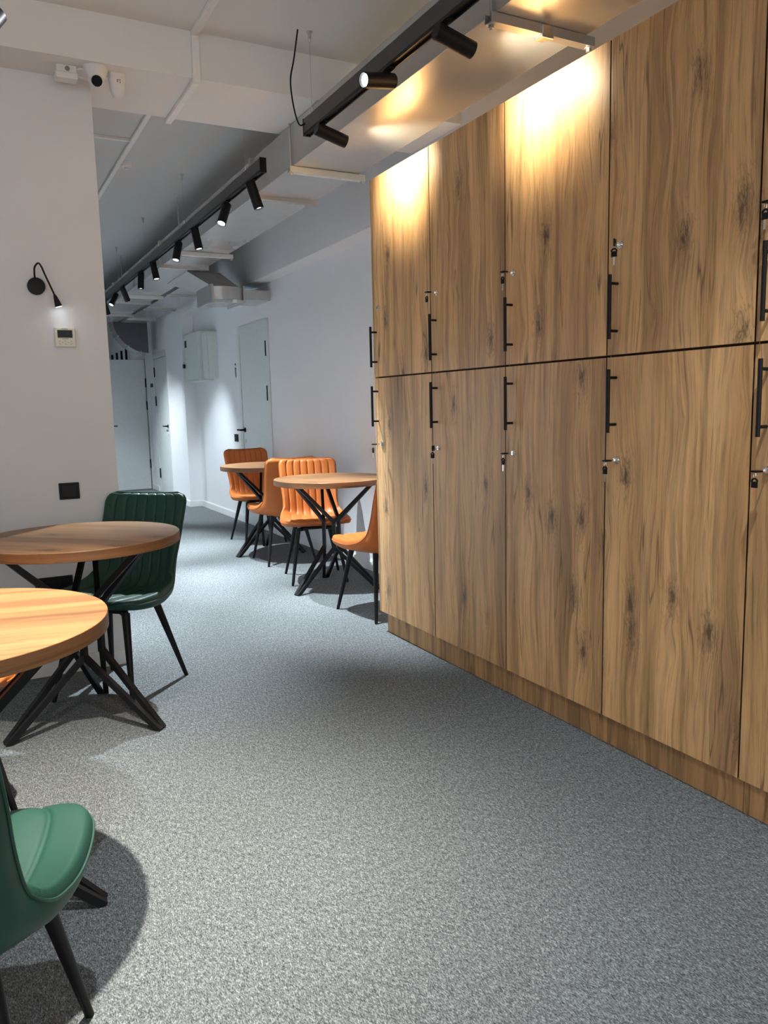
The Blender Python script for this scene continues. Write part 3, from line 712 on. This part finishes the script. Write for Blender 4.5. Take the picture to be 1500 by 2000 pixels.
# ------------------------------------------------------------------ chairs
PROF = smooth_path([(0, .252, .440), (0, .246, .462), (0, .215, .472), (0, .14, .466), (0, .03, .452), (0, -.07, .444), (0, -.135, .448), (0, -.180, .470), (0, -.207, .515), (0, -.230, .60), (0, -.256, .71), (0, -.282, .80), (0, -.308, .880)], 8)
def resample(P, n):
    L = [0]
    for a, b2 in zip(P, P[1:]): L.append(L[-1]+(b2-a).length)
    out = []; T = L[-1]; j = 0
    for i in range(n+1):
        s = T*i/n
        while j < len(L)-2 and L[j+1] < s: j += 1
        f = (s-L[j])/max(1e-9, L[j+1]-L[j]); out.append(P[j].lerp(P[j+1], min(1, max(0, f))))
    return out, T
def lerp_tab(tab, x):
    for (a, va), (b2, vb) in zip(tab, tab[1:]):
        if x <= b2:
            i = tab.index((a, va)); p = tab[max(i-1, 0)]; q = tab[min(i+2, len(tab)-1)]
            m0 = (vb-p[1])/(b2-p[0]); m1 = (q[1]-va)/(q[0]-a); h = b2-a; f = (x-a)/h
            return va*(2*f**3-3*f*f+1)+h*m0*(f**3-2*f*f+f)+vb*(3*f*f-2*f**3)+h*m1*(f**3-f*f)
    return tab[-1][1]
def make_chair(mat, pmat):
    root = bpy.data.objects.new('dining_chair', None); C.objects.link(root)
    NV, NU = 60, 96
    prof, T = resample(PROF, NV)
    wt = [(0, .205), (.10, .245), (.25, .255), (.40, .240), (.50, .218), (.62, .208), (.8, .216), (1.0, .221)]
    ct = [(0, .002), (.15, .010), (.30, .030), (.40, .055), (.50, .082), (.60, .074), (.75, .045), (1.0, .020)]
    tt = [(0, .014), (.08, .022), (.3, .030), (.48, .030), (.7, .021), (1.0, .017)]
    inner, outer = [], []
    r_top, r_fr = .055, .085
    for j in range(NV+1):
        v = j/NV; p = prof[j]
        d = (prof[min(j+1, NV)]-prof[max(j-1, 0)]).normalized()
        nrm = Vector((0, d.z, -d.y))          # towards the sitter
        s = v*T
        w = lerp_tab(wt, v)
        de = T-s
        if de < r_top: w = w-r_top+math.sqrt(max(0, r_top**2-(r_top-de)**2))
        if s < r_fr: w = w-r_fr+math.sqrt(max(0, r_fr**2-(r_fr-s)**2))
        h0 = lerp_tab(tt, v); ev = min(s, de)
        hv = math.sqrt(max(0, 1-(1-min(1, ev/.016))**2))
        ri, ro = [], []
        for i in range(NU+1):
            u = -1+2*i/NU
            curl = lerp_tab(ct, v)*abs(u)**2.6
            eu = (1-abs(u))*w
            hu = math.sqrt(max(0, 1-(1-min(1, eu/.016))**2))
            h = h0*min(hu, hv) if min(hu, hv) < 1 else h0
            h = h0*hu*hv
            mid = p + nrm*(curl - h0)
            x = u*w
            ch = 8 if v > .47 else 6
            f = (u*.5+.5)*ch; fr = f-math.floor(f); dist = min(fr, 1-fr)
            edge = 1 if .02 < (u*.5+.5) < .98 else 0
            g = (math.exp(-(dist*w*2/ch/.0045)**2))*.0075*hu*hv
            pill = math.sin(PI*fr)*.0035*hu*hv
            if v < .47: g *= min(1, max(0, (v-.0)/.05))*.7; pill *= .8
            if .45 < v < .50: g *= abs(v-.475)/.025
            a = mid + nrm*(h - g + pill); o_ = mid - nrm*h
            ri.append((x, a.y, a.z)); ro.append((x, o_.y, o_.z))
        inner.append(ri); outer.append(ro)
    J = int(.475*NV)
    def piece(j0, j1):
        bm = BM(); G = [[bm.verts.new(c) for c in inner[j]] for j in range(j0, j1+1)]; H = [[bm.verts.new(c) for c in outer[j]] for j in range(j0, j1+1)]
        for j in range(j1-j0):
            for i in range(NU):
                bm.faces.new((G[j][i], G[j][i+1], G[j+1][i+1], G[j+1][i])); bm.faces.new((H[j][i+1], H[j][i], H[j+1][i], H[j+1][i+1]))
        for j in range(j1-j0):
            bm.faces.new((G[j][0], G[j+1][0], H[j+1][0], H[j][0])); bm.faces.new((G[j+1][NU], G[j][NU], H[j][NU], H[j+1][NU]))
        for jj in ((0,) if j0 == 0 else (j1-j0,)):
            for i in range(NU): bm.faces.new((G[jj][i], H[jj][i], H[jj][i+1], G[jj][i+1]))
        bmesh.ops.remove_doubles(bm, verts=bm.verts, dist=.00015)
        return bm
    def sm(o):
        for q in o.data.polygons: q.use_smooth = True
        return o
    sm(obj('seat', piece(0, J), mat, root)); sm(obj('backrest', piece(J, NV), mat, root))
    rim = []
    for j in range(2, NV): rim.append([(a+b2)/2 for a, b2 in zip(inner[j][0], outer[j][0])])
    for i in range(0, NU+1, 6): rim.append([(a+b2)/2 for a, b2 in zip(inner[NV][i], outer[NV][i])])
    for j in range(NV-1, 1, -1): rim.append([(a+b2)/2 for a, b2 in zip(inner[j][NU], outer[j][NU])])
    obj('piping', tube(BM(), rim, .0032, 6), pmat, root, True)
    LT = [(-.135, .135), (.135, .135), (-.125, -.115), (.125, -.115)]; LF = [(-.200, .222), (.200, .222), (-.205, -.222), (.205, -.222)]
    bm = BM()
    for (x, y), (x2, y2) in (((-.135, .135), (.125, -.115)), ((.135, .135), (-.125, -.115))): rod(bm, (x, y, .392), (x2, y2, .392), .012, square=True)
    box(bm, (-.10, -.08, .388), (.10, .12, .402), .002)
    obj('under_frame', bm, M_black, root)
    for (x, y), (fx, fy) in zip(LT, LF):
        bm = BM(); d = Vector((fx-x, fy-y, -.395))
        rod(bm, (x, y, .398), (fx, fy, .0), .0185, .0095, 18)
        obj('leg', bm, M_black, root, True)
    return root
chA = make_chair(M_orange, M_orange_p); chG = make_chair(M_green, M_green_p)
def place(o, x, y, f, label, cat='chair', group=None):
    o.location = (x, y, 0); o.rotation_euler = (0, 0, math.atan2(-f[0], f[1])); tag(o, label, cat, group); return o
place(chA, 2.414, 7.23, (0, -1), 'orange leather chair farthest down the corridor, facing the camera', group='orange dining chairs')
place(copy_tree(chA), 2.274, 6.165, (.035, .999), 'orange leather chair seen from behind, partly hidden by the front-facing chair', group='orange dining chairs')
place(copy_tree(chA), 2.226, 5.362, (-.259, -.966), 'orange leather chair facing the camera behind the nearer corridor table', group='orange dining chairs')
place(copy_tree(chA), 2.205, 4.238, (-.115, .993), 'orange leather chair in profile beside the end of the lockers', group='orange dining chairs')
place(copy_tree(chA), -.225, 2.76, (.35, -.94), 'orange leather chair whose seat corner shows under the bright left table', group='orange dining chairs')
place(chG, .54, 3.679, (-.685, -.729), 'dark green leather chair at the shaded table by the left wall', group='green dining chairs')
place(copy_tree(chG), -.130, 1.492, (.30, .955), 'dark green leather chair in the lower left corner, seen from behind', group='green dining chairs')
